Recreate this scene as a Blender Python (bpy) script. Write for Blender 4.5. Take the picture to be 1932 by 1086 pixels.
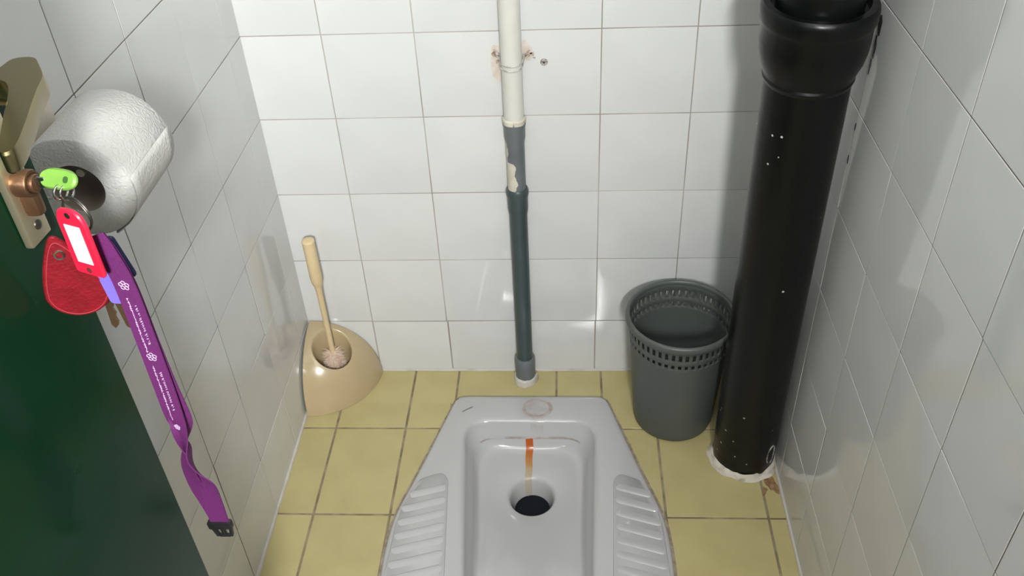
import bpy, bmesh, math, random
from mathutils import Vector, Matrix
random.seed(7)
for o in list(bpy.data.objects):
    bpy.data.objects.remove(o, do_unlink=True)
scene = bpy.context.scene
COL = scene.collection
PI = math.pi

# ------------------------------------------------------------------ camera
cam_d = bpy.data.cameras.new('camera')
cam_d.sensor_fit = 'HORIZONTAL'
cam_d.sensor_width = 36.0
cam_d.lens = 1700.44 / 1932 * 36.0
cam_d.clip_start = 0.02
cam = bpy.data.objects.new('camera', cam_d)
COL.objects.link(cam)
_r = Vector((0.99811933, 0.04446692, -0.04219591))
_u = Vector((0.00543757, 0.62140423, 0.78347126))
_f = Vector((-0.06105927, 0.78222725, -0.61999378))
cam.matrix_world = Matrix(((_r.x, _u.x, -_f.x, 0.07064),
                           (_r.y, _u.y, -_f.y, -1.38463),
                           (_r.z, _u.z, -_f.z, 1.31844),
                           (0, 0, 0, 1)))
scene.camera = cam

# ------------------------------------------------------------------ world, light, exposure
world = bpy.data.worlds.new('world')
scene.world = world
world.use_nodes = True
world.node_tree.nodes['Background'].inputs[0].default_value = (0.93, 0.97, 1.0, 1)
world.node_tree.nodes['Background'].inputs[1].default_value = 0.14

def area_light(name, loc, target, size, power, color):
    d = bpy.data.lights.new(name, 'AREA')
    d.shape = 'DISK'
    d.size = size
    d.energy = power
    d.color = color
    o = bpy.data.objects.new(name, d)
    COL.objects.link(o)
    o.location = loc
    o.rotation_euler = (Vector(target) - Vector(loc)).to_track_quat('-Z', 'Y').to_euler()
    return o
area_light('lamp_behind_camera', (0.20, -2.2, 1.65), (-0.80, -1.55, 1.98), 0.28, 122, (0.98, 0.988, 0.973))  # unseen lamp at head height behind the camera, position and aim fitted to brightness
vs = scene.view_settings
scene.display_settings.display_device = 'sRGB'
vs.view_transform = 'Standard'
vs.look = 'None'
vs.gamma = 1.0
vs.use_curve_mapping = False
vs.exposure = 0.0

# ------------------------------------------------------------------ helpers
def lin(r, g, b):
    def c(v):
        v /= 255.0
        return v / 12.92 if v <= 0.04045 else ((v + 0.055) / 1.055) ** 2.4
    return (c(r), c(g), c(b), 1.0)

def mat(name, col, rough=0.4, metal=0.0, col2=None, nscale=8.0, nlo=0.4, nhi=0.6, bump=0.0, bscale=40.0,
        coat=0.0, spec=0.5, sub=0.0, detail=4.0):
    m = bpy.data.materials.new(name)
    m.use_nodes = True
    nt = m.node_tree
    b = nt.nodes['Principled BSDF']
    b.inputs['Base Color'].default_value = col
    b.inputs['Roughness'].default_value = rough
    b.inputs['Metallic'].default_value = metal
    b.inputs['Specular IOR Level'].default_value = spec
    b.inputs['Coat Weight'].default_value = coat
    tc = nt.nodes.new('ShaderNodeTexCoord')
    if col2 is not None:
        n = nt.nodes.new('ShaderNodeTexNoise')
        n.inputs['Scale'].default_value = nscale
        n.inputs['Detail'].default_value = detail
        r = nt.nodes.new('ShaderNodeValToRGB')
        r.color_ramp.elements[0].position = nlo
        r.color_ramp.elements[1].position = nhi
        r.color_ramp.elements[0].color = col
        r.color_ramp.elements[1].color = col2
        nt.links.new(tc.outputs['Object'], n.inputs['Vector'])
        nt.links.new(n.outputs['Fac'], r.inputs['Fac'])
        nt.links.new(r.outputs['Color'], b.inputs['Base Color'])
    if bump > 0:
        n2 = nt.nodes.new('ShaderNodeTexNoise')
        n2.inputs['Scale'].default_value = bscale
        n2.inputs['Detail'].default_value = 2.0
        bp = nt.nodes.new('ShaderNodeBump')
        bp.inputs['Strength'].default_value = bump
        bp.inputs['Distance'].default_value = 0.002
        nt.links.new(tc.outputs['Object'], n2.inputs['Vector'])
        nt.links.new(n2.outputs['Fac'], bp.inputs['Height'])
        nt.links.new(bp.outputs['Normal'], b.inputs['Normal'])
    return m

def per_object_tint(m, amount):
    """small brightness change from tile to tile"""
    nt = m.node_tree
    b = nt.nodes['Principled BSDF']
    oi = nt.nodes.new('ShaderNodeObjectInfo')
    mr = nt.nodes.new('ShaderNodeMapRange')
    mr.inputs['To Min'].default_value = 1.0 - amount
    mr.inputs['To Max'].default_value = 1.0 + amount
    hsv = nt.nodes.new('ShaderNodeHueSaturation')
    nt.links.new(oi.outputs['Random'], mr.inputs['Value'])
    nt.links.new(mr.outputs['Result'], hsv.inputs['Value'])
    src = b.inputs['Base Color'].links
    if src:
        nt.links.new(src[0].from_socket, hsv.inputs['Color'])
    else:
        hsv.inputs['Color'].default_value = b.inputs['Base Color'].default_value
    nt.links.new(hsv.outputs['Color'], b.inputs['Base Color'])
    return m

def link(name, me, material=None, parent=None, smooth=None):
    o = bpy.data.objects.new(name, me)
    COL.objects.link(o)
    if material is not None and not me.materials:
        me.materials.append(material)
    if parent is not None:
        o.parent = parent
        o.matrix_parent_inverse = parent.matrix_world.inverted()
    if smooth is not None:
        for p in me.polygons:
            p.use_smooth = True
        me.set_sharp_from_angle(angle=math.radians(smooth))
    return o

def obj(name, bm, material, parent=None, smooth=38, fix=True):
    if fix:
        bmesh.ops.recalc_face_normals(bm, faces=bm.faces[:])
    me = bpy.data.meshes.new(name)
    bm.to_mesh(me)
    bm.free()
    return link(name, me, material, parent, smooth)

def empty(name, loc):
    o = bpy.data.objects.new(name, None)
    COL.objects.link(o)
    o.location = loc
    o.empty_display_size = 0.02
    o.matrix_world = Matrix.Translation(loc)
    return o

def tag(o, label=None, cat=None, group=None, kind=None):
    if label: o['label'] = label
    if cat: o['category'] = cat
    if group: o['group'] = group
    if kind: o['kind'] = kind
    return o

def add_box(bm, c, size, M=None, bev=0.0):
    """box centred at c, optional matrix applied afterwards, optional bevel"""
    x, y, z = size[0] / 2, size[1] / 2, size[2] / 2
    vs_ = [bm.verts.new((c[0] + sx * x, c[1] + sy * y, c[2] + sz * z)) for sx in (-1, 1) for sy in (-1, 1) for sz in (-1, 1)]
    idx = [(0, 1, 3, 2), (4, 6, 7, 5), (0, 4, 5, 1), (2, 3, 7, 6), (0, 2, 6, 4), (1, 5, 7, 3)]
    fs = [bm.faces.new([vs_[i] for i in f]) for f in idx]
    new = vs_
    if bev > 0:
        es = list({e for f in fs for e in f.edges})
        r = bmesh.ops.bevel(bm, geom=es, offset=bev, segments=2, affect='EDGES', profile=0.6)
        new = list({v for f in r['faces'] for v in f.verts} | {v for v in vs_ if v.is_valid})
    if M is not None:
        for v in new:
            v.co = M @ v.co
    return new

def lathe(bm, prof, n=48, M=None, cap0=False, cap1=False, wob=None):
    rings = []
    for k, (r, z) in enumerate(prof):
        ring = []
        for i in range(n):
            a = 2 * PI * i / n
            rr = r + (wob(a, k) if wob else 0)
            p = Vector((rr * math.cos(a), rr * math.sin(a), z))
            ring.append(bm.verts.new(M @ p if M is not None else p))
        rings.append(ring)
    for a, b in zip(rings, rings[1:]):
        for i in range(n):
            bm.faces.new((a[i], a[(i + 1) % n], b[(i + 1) % n], b[i]))
    if cap0: bm.faces.new(rings[0][::-1])
    if cap1: bm.faces.new(rings[-1])
    return rings

def tube(bm, pts, r, n=10, closed=False, caps=True):
    """round bar along points; r may be a list"""
    pts = [Vector(p) for p in pts]
    m = len(pts)
    rs = r if isinstance(r, (list, tuple)) else [r] * m
    rings = []
    prev = None
    for k, p in enumerate(pts):
        if closed:
            t = (pts[(k + 1) % m] - pts[k - 1]).normalized()
        else:
            t = (pts[min(k + 1, m - 1)] - pts[max(k - 1, 0)]).normalized()
        if prev is None:
            a = t.orthogonal().normalized()
        else:
            a = (prev - t * prev.dot(t)).normalized()
        prev = a
        b = t.cross(a)
        rings.append([bm.verts.new(p + (a * math.cos(2 * PI * i / n) + b * math.sin(2 * PI * i / n)) * rs[k]) for i in range(n)])
    pairs = list(zip(rings, rings[1:]))
    if closed: pairs.append((rings[-1], rings[0]))
    for a, b in pairs:
        for i in range(n):
            bm.faces.new((a[i], a[(i + 1) % n], b[(i + 1) % n], b[i]))
    if caps and not closed:
        bm.faces.new(rings[0][::-1]); bm.faces.new(rings[-1])

def prism(bm, outline, t, M, bev=0.0):
    """flat plate: outline in local xy, thickness t centred on z, chamfered rim"""
    c = Vector((sum(p[0] for p in outline) / len(outline), sum(p[1] for p in outline) / len(outline)))
    def ring(z, k):
        out = []
        for p in outline:
            d = Vector(p) - c
            q = c + d * (1 - k / max(d.length, 1e-6)) if k else Vector(p)
            out.append(bm.verts.new(M @ Vector((q.x, q.y, z))))
        return out
    if bev > 0:
        rings = [ring(-t / 2, bev), ring(-t / 2 + bev, 0), ring(t / 2 - bev, 0), ring(t / 2, bev)]
    else:
        rings = [ring(-t / 2, 0), ring(t / 2, 0)]
    n = len(outline)
    for a, b in zip(rings, rings[1:]):
        for i in range(n):
            bm.faces.new((a[i], a[(i + 1) % n], b[(i + 1) % n], b[i]))
    bm.faces.new(rings[0][::-1]); bm.faces.new(rings[-1])

def patch(name, outline, M, material, parent, t=0.0004):
    bm = bmesh.new()
    prism(bm, outline, t, M)
    return obj(name, bm, material, parent, smooth=30)

def blob(rx, ry, n=22, amp=0.18, seed=1, cx=0, cy=0):
    rnd = random.Random(seed)
    ph = [rnd.uniform(0, 6.28) for _ in range(4)]
    out = []
    for i in range(n):
        a = 2 * PI * i / n
        k = 1 + amp * (math.sin(2 * a + ph[0]) * 0.5 + math.sin(3 * a + ph[1]) * 0.4 + math.sin(5 * a + ph[2]) * 0.35)
        out.append((cx + rx * k * math.cos(a), cy + ry * k * math.sin(a)))
    return out

def frame(o, ax, ay, az):
    ax, ay, az = Vector(ax), Vector(ay), Vector(az)
    return Matrix(((ax.x, ay.x, az.x, o[0]), (ax.y, ay.y, az.y, o[1]), (ax.z, ay.z, az.z, o[2]), (0, 0, 0, 1)))

# ------------------------------------------------------------------ materials
M_tile = per_object_tint(mat('white_glazed_tile', (0.59, 0.595, 0.59, 1), rough=0.07, col2=(0.56, 0.565, 0.56, 1), nscale=5, bump=0.10, bscale=7), 0.02)
M_tile_l = M_tile
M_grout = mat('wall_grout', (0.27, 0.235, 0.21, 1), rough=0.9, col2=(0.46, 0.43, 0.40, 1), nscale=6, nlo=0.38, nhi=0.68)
M_floor_tile = per_object_tint(mat('yellow_floor_tile', (0.42, 0.355, 0.165, 1), rough=0.42, col2=(0.455, 0.395, 0.19, 1), nscale=14, nlo=0.35, nhi=0.65, bump=0.06, bscale=60), 0.03)
M_floor_grout = mat('floor_grout', (0.17, 0.135, 0.085, 1), rough=0.95, col2=(0.30, 0.25, 0.17, 1), nscale=25)
M_paint = mat('white_ceiling_paint', (0.8, 0.8, 0.78, 1), rough=0.9)
M_caulk = mat('white_caulk', (0.50, 0.48, 0.44, 1), rough=0.6, col2=(0.38, 0.34, 0.28, 1), nscale=18, nlo=0.5, nhi=0.75)
M_ceramic = mat('white_vitreous_china', (0.43, 0.425, 0.43, 1), rough=0.12, coat=0.3, bump=0.03, bscale=10)
M_black = mat('black_gloss_paint', (0.005, 0.0055, 0.0055, 1), rough=0.30, bump=0.25, bscale=55, spec=0.3)
M_door = mat('dark_green_gloss_paint', (0.004, 0.023, 0.010, 1), rough=0.15, col2=(0.005, 0.028, 0.013, 1), nscale=3, bump=0.10, bscale=30, spec=0.08)
M_brass = mat('brushed_champagne_metal', (0.60, 0.52, 0.36, 1), rough=0.36, metal=0.9, bump=0.05, bscale=200)
M_lever = mat('aged_brass', (0.25, 0.21, 0.105, 1), rough=0.30, metal=1.0)
M_bronze = mat('bronze_cylinder', (0.14, 0.075, 0.04, 1), rough=0.40, metal=0.8)
M_steel = mat('bright_steel', (0.62, 0.62, 0.6, 1), rough=0.2, metal=1.0)
M_darksteel = mat('dark_steel', (0.10, 0.095, 0.085, 1), rough=0.35, metal=0.9)
M_keybrass = mat('tarnished_key_metal', (0.22, 0.13, 0.075, 1), rough=0.35, metal=0.8)

# ------------------------------------------------------------------ room shell
XL, XR = -0.4594, 0.4556
TT = 0.004                                   # tile thickness proud of the grout bed
YF = -1.62                                   # front wall
HC = 2.45

def wall(name, x0, x1, y0, y1, z0, z1, material):
    bm = bmesh.new()
    add_box(bm, ((x0 + x1) / 2, (y0 + y1) / 2, (z0 + z1) / 2), (x1 - x0, y1 - y0, z1 - z0))
    o = obj(name, bm, material, smooth=None)
    o['kind'] = 'structure'
    return o
G = 0.0009                                   # grout bed lies this far behind the tile faces
wall_back = wall('wall_back', XL - 0.1, XR + 0.1, G, 0.12, -0.2, HC, M_grout)
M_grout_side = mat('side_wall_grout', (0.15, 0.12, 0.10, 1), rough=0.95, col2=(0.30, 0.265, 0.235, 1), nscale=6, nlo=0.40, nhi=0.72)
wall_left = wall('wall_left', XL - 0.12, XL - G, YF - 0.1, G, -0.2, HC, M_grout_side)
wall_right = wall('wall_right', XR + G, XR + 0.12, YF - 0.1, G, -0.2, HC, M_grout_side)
ceiling = wall('ceiling', XL - 0.12, XR + 0.12, -2.9, 0.12, HC, HC + 0.05, M_paint)
HX = -0.336                                  # hinge side of the doorway
wall_front = wall('wall_front', XL - G, HX - 0.022, YF - 0.1, YF, -0.1, HC, M_paint)
bm = bmesh.new(); add_box(bm, ((0.40 + XR + G) / 2, YF - 0.05, HC / 2), (XR + G - 0.40, 0.1, HC)); obj('jamb_wall', bm, M_paint, wall_front, None)

_tiles = {}
def tile_mesh(w, h, t, c, material):
    key = (round(w, 4), round(h, 4), t, material.name)
    if key in _tiles: return _tiles[key]
    def ring(k, z): return [(-w / 2 + k, -h / 2 + k, z), (w / 2 - k, -h / 2 + k, z), (w / 2 - k, h / 2 - k, z), (-w / 2 + k, h / 2 - k, z)]
    v = ring(0, -t) + ring(0, -c) + ring(c, 0)
    f = [(8, 9, 10, 11)]
    for b in (0, 4):
        for i in range(4):
            j = (i + 1) % 4
            f.append((b + i, b + j, b + 4 + j, b + 4 + i))
    me = bpy.data.meshes.new('tile')
    me.from_pydata(v, [], f)
    me.materials.append(material)
    _tiles[key] = me
    return me

def lay(parent, o, ax, ay, us, vs_, material, gap, keep, c=0.00025, wob=0.0022, skip=None, edge=1.6, tdepth=0.0009):
    """one object per tile where keep(u, v) holds; the others joined as one part"""
    ax, ay = Vector(ax), Vector(ay)
    az = ax.cross(ay)
    rest = bmesh.new()
    for i in range(len(us) - 1):
        for j in range(len(vs_) - 1):
            u0, u1, v0, v1 = us[i], us[i + 1], vs_[j], vs_[j + 1]
            if skip and skip(u0, u1, v0, v1): continue
            e = gap / 2                        # edge tiles run into the corner
            if i == 0: u0 -= e * edge
            if i == len(us) - 2: u1 += e * edge
            w, h = abs(u1 - u0) - gap, abs(v1 - v0) - gap
            if w < 0.004 or h < 0.004: continue
            p = Vector(o) + ax * ((u0 + u1) / 2) + ay * ((v0 + v1) / 2) + az * random.uniform(-0.0003, 0.0)
            M = frame(p, ax, ay, az) @ Matrix.Rotation(random.gauss(0, wob), 4, 'X') @ Matrix.Rotation(random.gauss(0, wob), 4, 'Y')
            if keep((u0 + u1) / 2, (v0 + v1) / 2):
                ob = link('tile', tile_mesh(w, h, tdepth, c, material))
                ob.matrix_world = M
                ob.parent = parent
            else:
                q = [rest.verts.new(M @ Vector(t)) for t in ((-w / 2, -h / 2, 0), (w / 2, -h / 2, 0), (w / 2, h / 2, 0), (-w / 2, h / 2, 0))]
                rest.faces.new(q)
    if len(rest.faces):
        r = obj('further_tiles', rest, material, parent, smooth=None, fix=False)
        r['kind'] = 'stuff'
    else:
        rest.free()

rows_b = [0, 0.1363, 0.2904, 0.4418, 0.5953, 0.7464, 0.8985] + [0.8985 + 0.152 * k for k in range(1, 11)]
rows_r = [0, 0.1495, 0.2980, 0.4455, 0.5925, 0.7440, 0.8950] + [0.895 + 0.152 * k for k in range(1, 11)]
rows_l = [0, 0.1363, 0.2904, 0.4418, 0.5953, 0.7464, 0.8988] + [0.8988 + 0.152 * k for k in range(1, 11)]
lay(wall_back, (0, 0, 0), (1, 0, 0), (0, 0, 1), [XL, -0.3264, -0.174, -0.0225, 0.1281, 0.2799, 0.4319, XR], rows_b[1:], M_tile, 0.0018,
    lambda u, v: v < 1.1)
lay(wall_back, (0, 0, 0), (1, 0, 0), (0, 0, 1), [XL, -0.3264, -0.172, -0.0225, 0.1268, 0.2799, 0.4319, XR], [0, 0.1358], M_tile, 0.0028, lambda u, v: True)
# left wall: u runs towards the back, so the normal points into the room
lay(wall_left, (XL, 0, 0), (0, 1, 0), (0, 0, 1), [-1.62, -1.579, -1.427, -1.275, -1.123, -0.971, -0.819, -0.6665, -0.5144, -0.3692, -0.2169, -0.0648, 0], rows_l, M_tile_l, 0.0018,
    lambda u, v: v < 1.25 and u > -1.13)
lay(wall_right, (XR, 0, 0), (0, -1, 0), (0, 0, 1), [0, 0.1378, 0.2895, 0.4426, 0.592, 0.7393, 0.886, 1.038, 1.19, 1.342, 1.494, 1.62], rows_r, M_tile_l, 0.0018,
    lambda u, v: v < 1.25 and u < 1.2)

# floor bed with the opening for the pan
floor_bm = bmesh.new()
FX0, FX1, FY0, FY1 = -0.16, 0.16, -0.62, -0.11
for (x0, x1, y0, y1) in [(XL - .1, FX0, -2.9, G), (FX1, XR + .1, -2.9, G), (FX0, FX1, FY1, G), (FX0, FX1, -2.9, FY0)]:
    add_box(floor_bm, ((x0 + x1) / 2, (y0 + y1) / 2, -0.0515), (x1 - x0, y1 - y0, 0.1))
floor = obj('floor', floor_bm, M_floor_grout, smooth=None)
floor['kind'] = 'structure'
def floor_lay(us, vs_):
    def under(u0, u1, v0, v1): return u0 > -0.2 and u1 < 0.2 and v1 < -0.1
    lay(floor, (0, 0, 0), (1, 0, 0), (0, 1, 0), us, vs_, M_floor_tile, 0.0044, lambda u, v: v > -0.9, c=0.0004, wob=0.0015, edge=0, tdepth=0.0016)
floor_lay([XL, -0.3905, -0.2504, -0.158, 0.0475, 0.140, 0.2436, 0.4221, XR], [-0.1005, -0.0])
floor_lay([XL, -0.3905, -0.2504, -0.165], [-0.1670, -0.0953])
floor_lay([0.155, 0.2436, 0.4221, XR], [-0.1670, -0.0953])
ys = [-2.7, -2.487, -2.276, -2.065, -1.854, -1.643, -1.432, -1.221, -1.010, -0.799, -0.588, -0.3767, -0.1665]
floor_lay([XL, -0.3905, -0.2504, -0.170], ys)
floor_lay([0.170, 0.2436, 0.4221, XR], ys)
floor_lay([-0.17, 0.02, 0.17], [y for y in ys if y < -0.7])

# caulk bead where walls meet the floor
def bead(name, a, b, parent, r=0.0045):
    bm = bmesh.new()
    A, B = Vector(a), Vector(b)
    rnd = random.Random(ord(name[-1]))
    n = 40
    pts = [A.lerp(B, i / n) for i in range(n + 1)]
    tube(bm, pts, [r * rnd.uniform(0.75, 1.2) for _ in pts], n=8)
    o = obj(name, bm, M_caulk)
    o['kind'] = 'structure'
    return o
bead('trim_1', (XL, -1.5, 0.001), (XL, -0.003, 0.001), None)
bead('trim_2', (XL, -0.001, 0.001), (XR, -0.001, 0.001), None, 0.0032)
bead('trim_3', (XR, -1.5, 0.001), (XR, -0.003, 0.001), None, 0.0038)

# wall marks around the pipe clip, each a thin patch on the tiles
M_plaster = mat('beige_plaster_smear', (0.52, 0.44, 0.37, 1), rough=0.8, col2=(0.57, 0.535, 0.50, 1), nscale=40)
M_rustmark = mat('brown_rust_mark', (0.20, 0.13, 0.10, 1), rough=0.8, col2=(0.42, 0.34, 0.29, 1), nscale=150)
FB = lambda x, z, y=-0.0007: frame((x, y, z), (1, 0, 0), (0, 0, 1), (0, -1, 0))
patch('plaster_smear', blob(0.012, 0.036, seed=4), FB(-0.040, 0.692), M_plaster, wall_back)
patch('plaster_smear', blob(0.010, 0.018, seed=9), FB(0.006, 0.712), M_plaster, wall_back)
for k, (x, z, a, b) in enumerate([(-0.046, 0.709, .004, .006), (-0.037, 0.704, .006, .004), (-0.041, 0.695, .003, .003), (0.008, 0.706, .007, .004), (0.016, 0.707, .004, .0025), (0.019, 0.700, .002, .002)]):
    patch('rust_mark', blob(a, b, amp=0.4, seed=20 + k), FB(x, z, -0.0010), M_rustmark, wall_back)
bm = bmesh.new()
lathe(bm, [(0.0062, 0), (0.0056, 0.001), (0.0036, 0.0016), (0.0030, 0.0004)], n=20, M=FB(0.035, 0.692, -0.0006), cap1=True)
obj('wall_anchor', bm, mat('grey_anchor', (0.45, 0.42, 0.40, 1), rough=0.6, col2=(0.2, 0.18, 0.16, 1), nscale=300), wall_back)
bm = bmesh.new()
lathe(bm, [(0.0022, 0), (0.0020, 0.0012), (0.0006, 0.0018)], n=12, M=FB(0.035, 0.692, -0.0010), cap1=True)
obj('anchor_screw', bm, M_darksteel, wall_back)

# ------------------------------------------------------------------ squat toilet
def resample(poly, n, c):
    """closed polygon -> n points at equal angles about c"""
    out = []
    m = len(poly)
    for k in range(n):
        a = 2 * PI * k / n
        d = Vector((math.cos(a), math.sin(a)))
        best = None
        for i in range(m):
            p, q = Vector(poly[i]) - c, Vector(poly[(i + 1) % m]) - c
            e = q - p
            den = d.x * e.y - d.y * e.x
            if abs(den) < 1e-12: continue
            t = (p.x * e.y - p.y * e.x) / den
            s = (p.x * d.y - p.y * d.x) / den
            if t > 0 and -1e-9 <= s <= 1 + 1e-9 and (best is None or t > best): best = t
        out.append(c + d * best)
    return out

def round_poly(poly, r, seg=6):
    out = []
    m = len(poly)
    for i in range(m):
        p0, p1, p2 = Vector(poly[i - 1]), Vector(poly[i]), Vector(poly[(i + 1) % m])
        rr = r[i] if isinstance(r, (list, tuple)) else r
        a = (p0 - p1); b = (p2 - p1)
        da, db = min(rr, a.length * 0.49), min(rr, b.length * 0.49)
        A, B = p1 + a.normalized() * da, p1 + b.normalized() * db
        for k in range(seg + 1):
            t = k / seg
            out.append(tuple(A * (1 - t) ** 2 + p1 * 2 * t * (1 - t) + B * t * t))
    return out

PC = Vector((0.0, -0.335))
pan_outline = round_poly([(-0.1545, -0.0865), (0.1470, -0.0865), (0.2130, -0.305), (0.2420, -0.385), (0.2480, -0.52), (0.2300, -0.66), (-0.2300, -0.66), (-0.2480, -0.52), (-0.2440, -0.395), (-0.2150, -0.305)],
                         [0.018, 0.018, 0.05, 0.06, 0.08, 0.09, 0.09, 0.08, 0.06, 0.05])
open_outline = round_poly([(-0.131, -0.158), (0.1225, -0.158), (0.106, -0.60), (-0.096, -0.60)], [0.05, 0.05, 0.08, 0.08], seg=10)
seam_outline = round_poly([(-0.118, -0.168), (0.110, -0.168), (0.094, -0.588), (-0.085, -0.588)], [0.055, 0.055, 0.08, 0.08], seg=10)
floor_outline = round_poly([(-0.106, -0.182), (0.099, -0.182), (0.083, -0.57), (-0.075, -0.57)], [0.06, 0.06, 0.07, 0.07], seg=10)
N = 160
ro, rop, rse, rfl = (resample(p, N, PC) for p in (pan_outline, open_outline, seam_outline, floor_outline))
HOLE = Vector((0.0015, -0.2875))
bm = bmesh.new()
def ring2(pts, zf):
    return [bm.verts.new((p.x, p.y, zf(p) if callable(zf) else zf)) for p in pts]
def off(pts, k):
    return [p + (p - PC).normalized() * k for p in pts]
def lerp(a, b, t): return [p.lerp(q, t) for p, q in zip(a, b)]
hole_c = [HOLE + Vector((math.cos(2 * PI * k / N), math.sin(2 * PI * k / N))) for k in range(N)]
def hole(r): return [HOLE + (p - HOLE) * r for p in hole_c]
ZT = 0.011
def zfloor(p):       # the basin floor falls from the back and from the front towards the hole
    d = (p - HOLE).length
    return -0.057 + min(0.024, 0.16 * max(0.0, d - 0.046))
rings = [ring2(ro, 0.0006), ring2(off(ro, 0.0), 0.0065), ring2(off(ro, -0.0015), 0.0092), ring2(off(ro, -0.005), 0.0107), ring2(off(ro, -0.011), ZT)]
rings += [ring2(lerp(off(ro, -0.011), off(rop, 0.013), 0.5), ZT), ring2(off(rop, 0.013), ZT), ring2(off(rop, 0.008), ZT - 0.0006), ring2(off(rop, 0.004), ZT - 0.0022), ring2(off(rop, 0.001), ZT - 0.0055), ring2(rop, ZT - 0.010)]
rings += [ring2(lerp(rop, rse, 0.5), -0.012), ring2(lerp(rop, rse, 0.9), -0.022), ring2(rse, -0.0255)]
rings += [ring2(lerp(rse, rfl, 0.35), lambda p: 0.4 * (-0.0265) + 0.6 * zfloor(p)), ring2(lerp(rse, rfl, 0.7), lambda p: 0.12 * -0.03 + 0.88 * zfloor(p)), ring2(rfl, zfloor)]
for t in (0.2, 0.4, 0.6, 0.75, 0.88):
    rings.append(ring2(lerp(rfl, hole(0.048), t), zfloor))
rings += [ring2(hole(0.048), -0.0568), ring2(hole(0.0450), -0.0582), ring2(hole(0.0425), -0.0615), ring2(hole(0.0405), -0.068), ring2(hole(0.0345), -0.090), ring2(hole(0.031), -0.130)]
for a, b in zip(rings, rings[1:]):
    for i in range(N):
        bm.faces.new((a[i], a[(i + 1) % N], b[(i + 1) % N], b[i]))
bm.faces.new(rings[-1])
toilet = empty('squat_toilet', (0, -0.37, 0))
tag(toilet, 'white ceramic squat toilet pan set into the yellow tiled floor', 'toilet')
obj('pan', bm, M_ceramic, toilet, smooth=50)
bm = bmesh.new()
vsw = [bm.verts.new((p.x, p.y, -0.0955)) for p in hole(0.0337)[::4]]
bm.faces.new(vsw)
tag(obj('drain_water', bm, mat('dark_drain_water', (0.004, 0.006, 0.010, 1), rough=0.3, spec=0.15), toilet), 'dark water in the drain hole')
# mortar ring around the pan, part of the pan's setting
bm = bmesh.new()
g0, g1 = off(ro, -0.004), off(ro, 0.0062)
a = [bm.verts.new((p.x, p.y, 0.0016)) for p in g0]
rg = random.Random(5)
b = [bm.verts.new((p.x + rg.uniform(-1, 1) * 0.0006, p.y + rg.uniform(-1, 1) * 0.0006, 0.0012)) for p in g1]
c_ = [bm.verts.new((p.x, p.y, -0.001)) for p in off(ro, 0.0069)]
for i in range(N):
    j = (i + 1) % N
    bm.faces.new((a[i], a[j], b[j], b[i])); bm.faces.new((b[i], b[j], c_[j], c_[i]))
M_mortar = mat('brown_pan_mortar', (0.22, 0.175, 0.13, 1), rough=0.95, col2=(0.34, 0.28, 0.22, 1), nscale=60)
obj('pan_grout', bm, M_mortar, floor)

# foot rests with slanted ridges
def clip_x_outer(y):     # pan half width at y (right side)
    pts = [(0.142, -0.0865), (0.2130, -0.305), (0.2420, -0.385), (0.2480, -0.52), (0.2300, -0.66)]
    for (x0, y0), (x1, y1) in zip(pts, pts[1:]):
        if y <= y0 and y >= y1: return x0 + (x1 - x0) * (y - y0) / (y1 - y0)
    return 0.2
for sgn in (1, -1):
    inner0, inner1 = (0.153, 0.141) if sgn > 0 else (0.151, 0.132)
    yT, yB = -0.292, -0.60
    outl = [(inner0 + 0.012, yT + 0.004)]
    outl += [(clip_x_outer(yT - 0.014) - 0.010, yT - 0.012)]
    for y in (-0.335, -0.37, -0.41, -0.46, -0.52, -0.57):
        outl.append((clip_x_outer(y) - 0.0085, y))
    outl += [(0.2, yB), (inner1 + 0.01, yB), (inner1, yB + 0.012), (inner0, yT - 0.012)]
    outl = [(sgn * x, y) for x, y in outl]
    if sgn < 0: outl = outl[::-1]
    bm = bmesh.new()
    prism(bm, round_poly(outl, 0.010, seg=3), 0.0050, Matrix.Translation((0, 0, ZT + 0.0004)), bev=0.0018)
    fr = obj('foot_rest', bm, M_ceramic, toilet, smooth=60)
    me0 = None
    for k in range(10):
        y0 = yT - 0.030 - k * 0.0285
        ang = math.radians(-27 if sgn > 0 else -27)
        xi = inner0 + (inner1 - inner0) * (yT - y0) / (yT - yB) + 0.005
        xo = clip_x_outer(y0 - 0.03) - 0.012
        if xo - xi < 0.02: continue
        drop = (xo - xi) * 0.30
        if y0 - drop < yB + 0.012: continue
        A, B = Vector((sgn * xi, y0, ZT + 0.0034)), Vector((sgn * xo, y0 - drop, ZT + 0.0034))
        bm = bmesh.new()
        d = (B - A); L = d.length; d.normalize()
        nn = Vector((-d.y, d.x, 0))
        secs = []
        prof = [(-0.0055, -0.0008), (-0.0047, 0.0004), (-0.0034, 0.0009), (0.0010, 0.0007), (0.0070, 0.0002), (0.0115, -0.0008)]
        for t, kk in ((0, 0.5), (0.04, 0.9), (0.10, 1), (0.90, 1), (0.96, 0.9), (1, 0.5)):
            P_ = A + d * (L * t)
            secs.append([bm.verts.new(P_ + nn * (q * kk) + Vector((0, 0, h * kk if h > 0 else h))) for q, h in prof])
        for s0, s1 in zip(secs, secs[1:]):
            for i in range(len(prof) - 1):
                bm.faces.new((s0[i], s0[i + 1], s1[i + 1], s1[i]))
        bm.faces.new(secs[0]); bm.faces.new(secs[-1])
        obj('ridge', bm, M_ceramic, fr, smooth=70)

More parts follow.
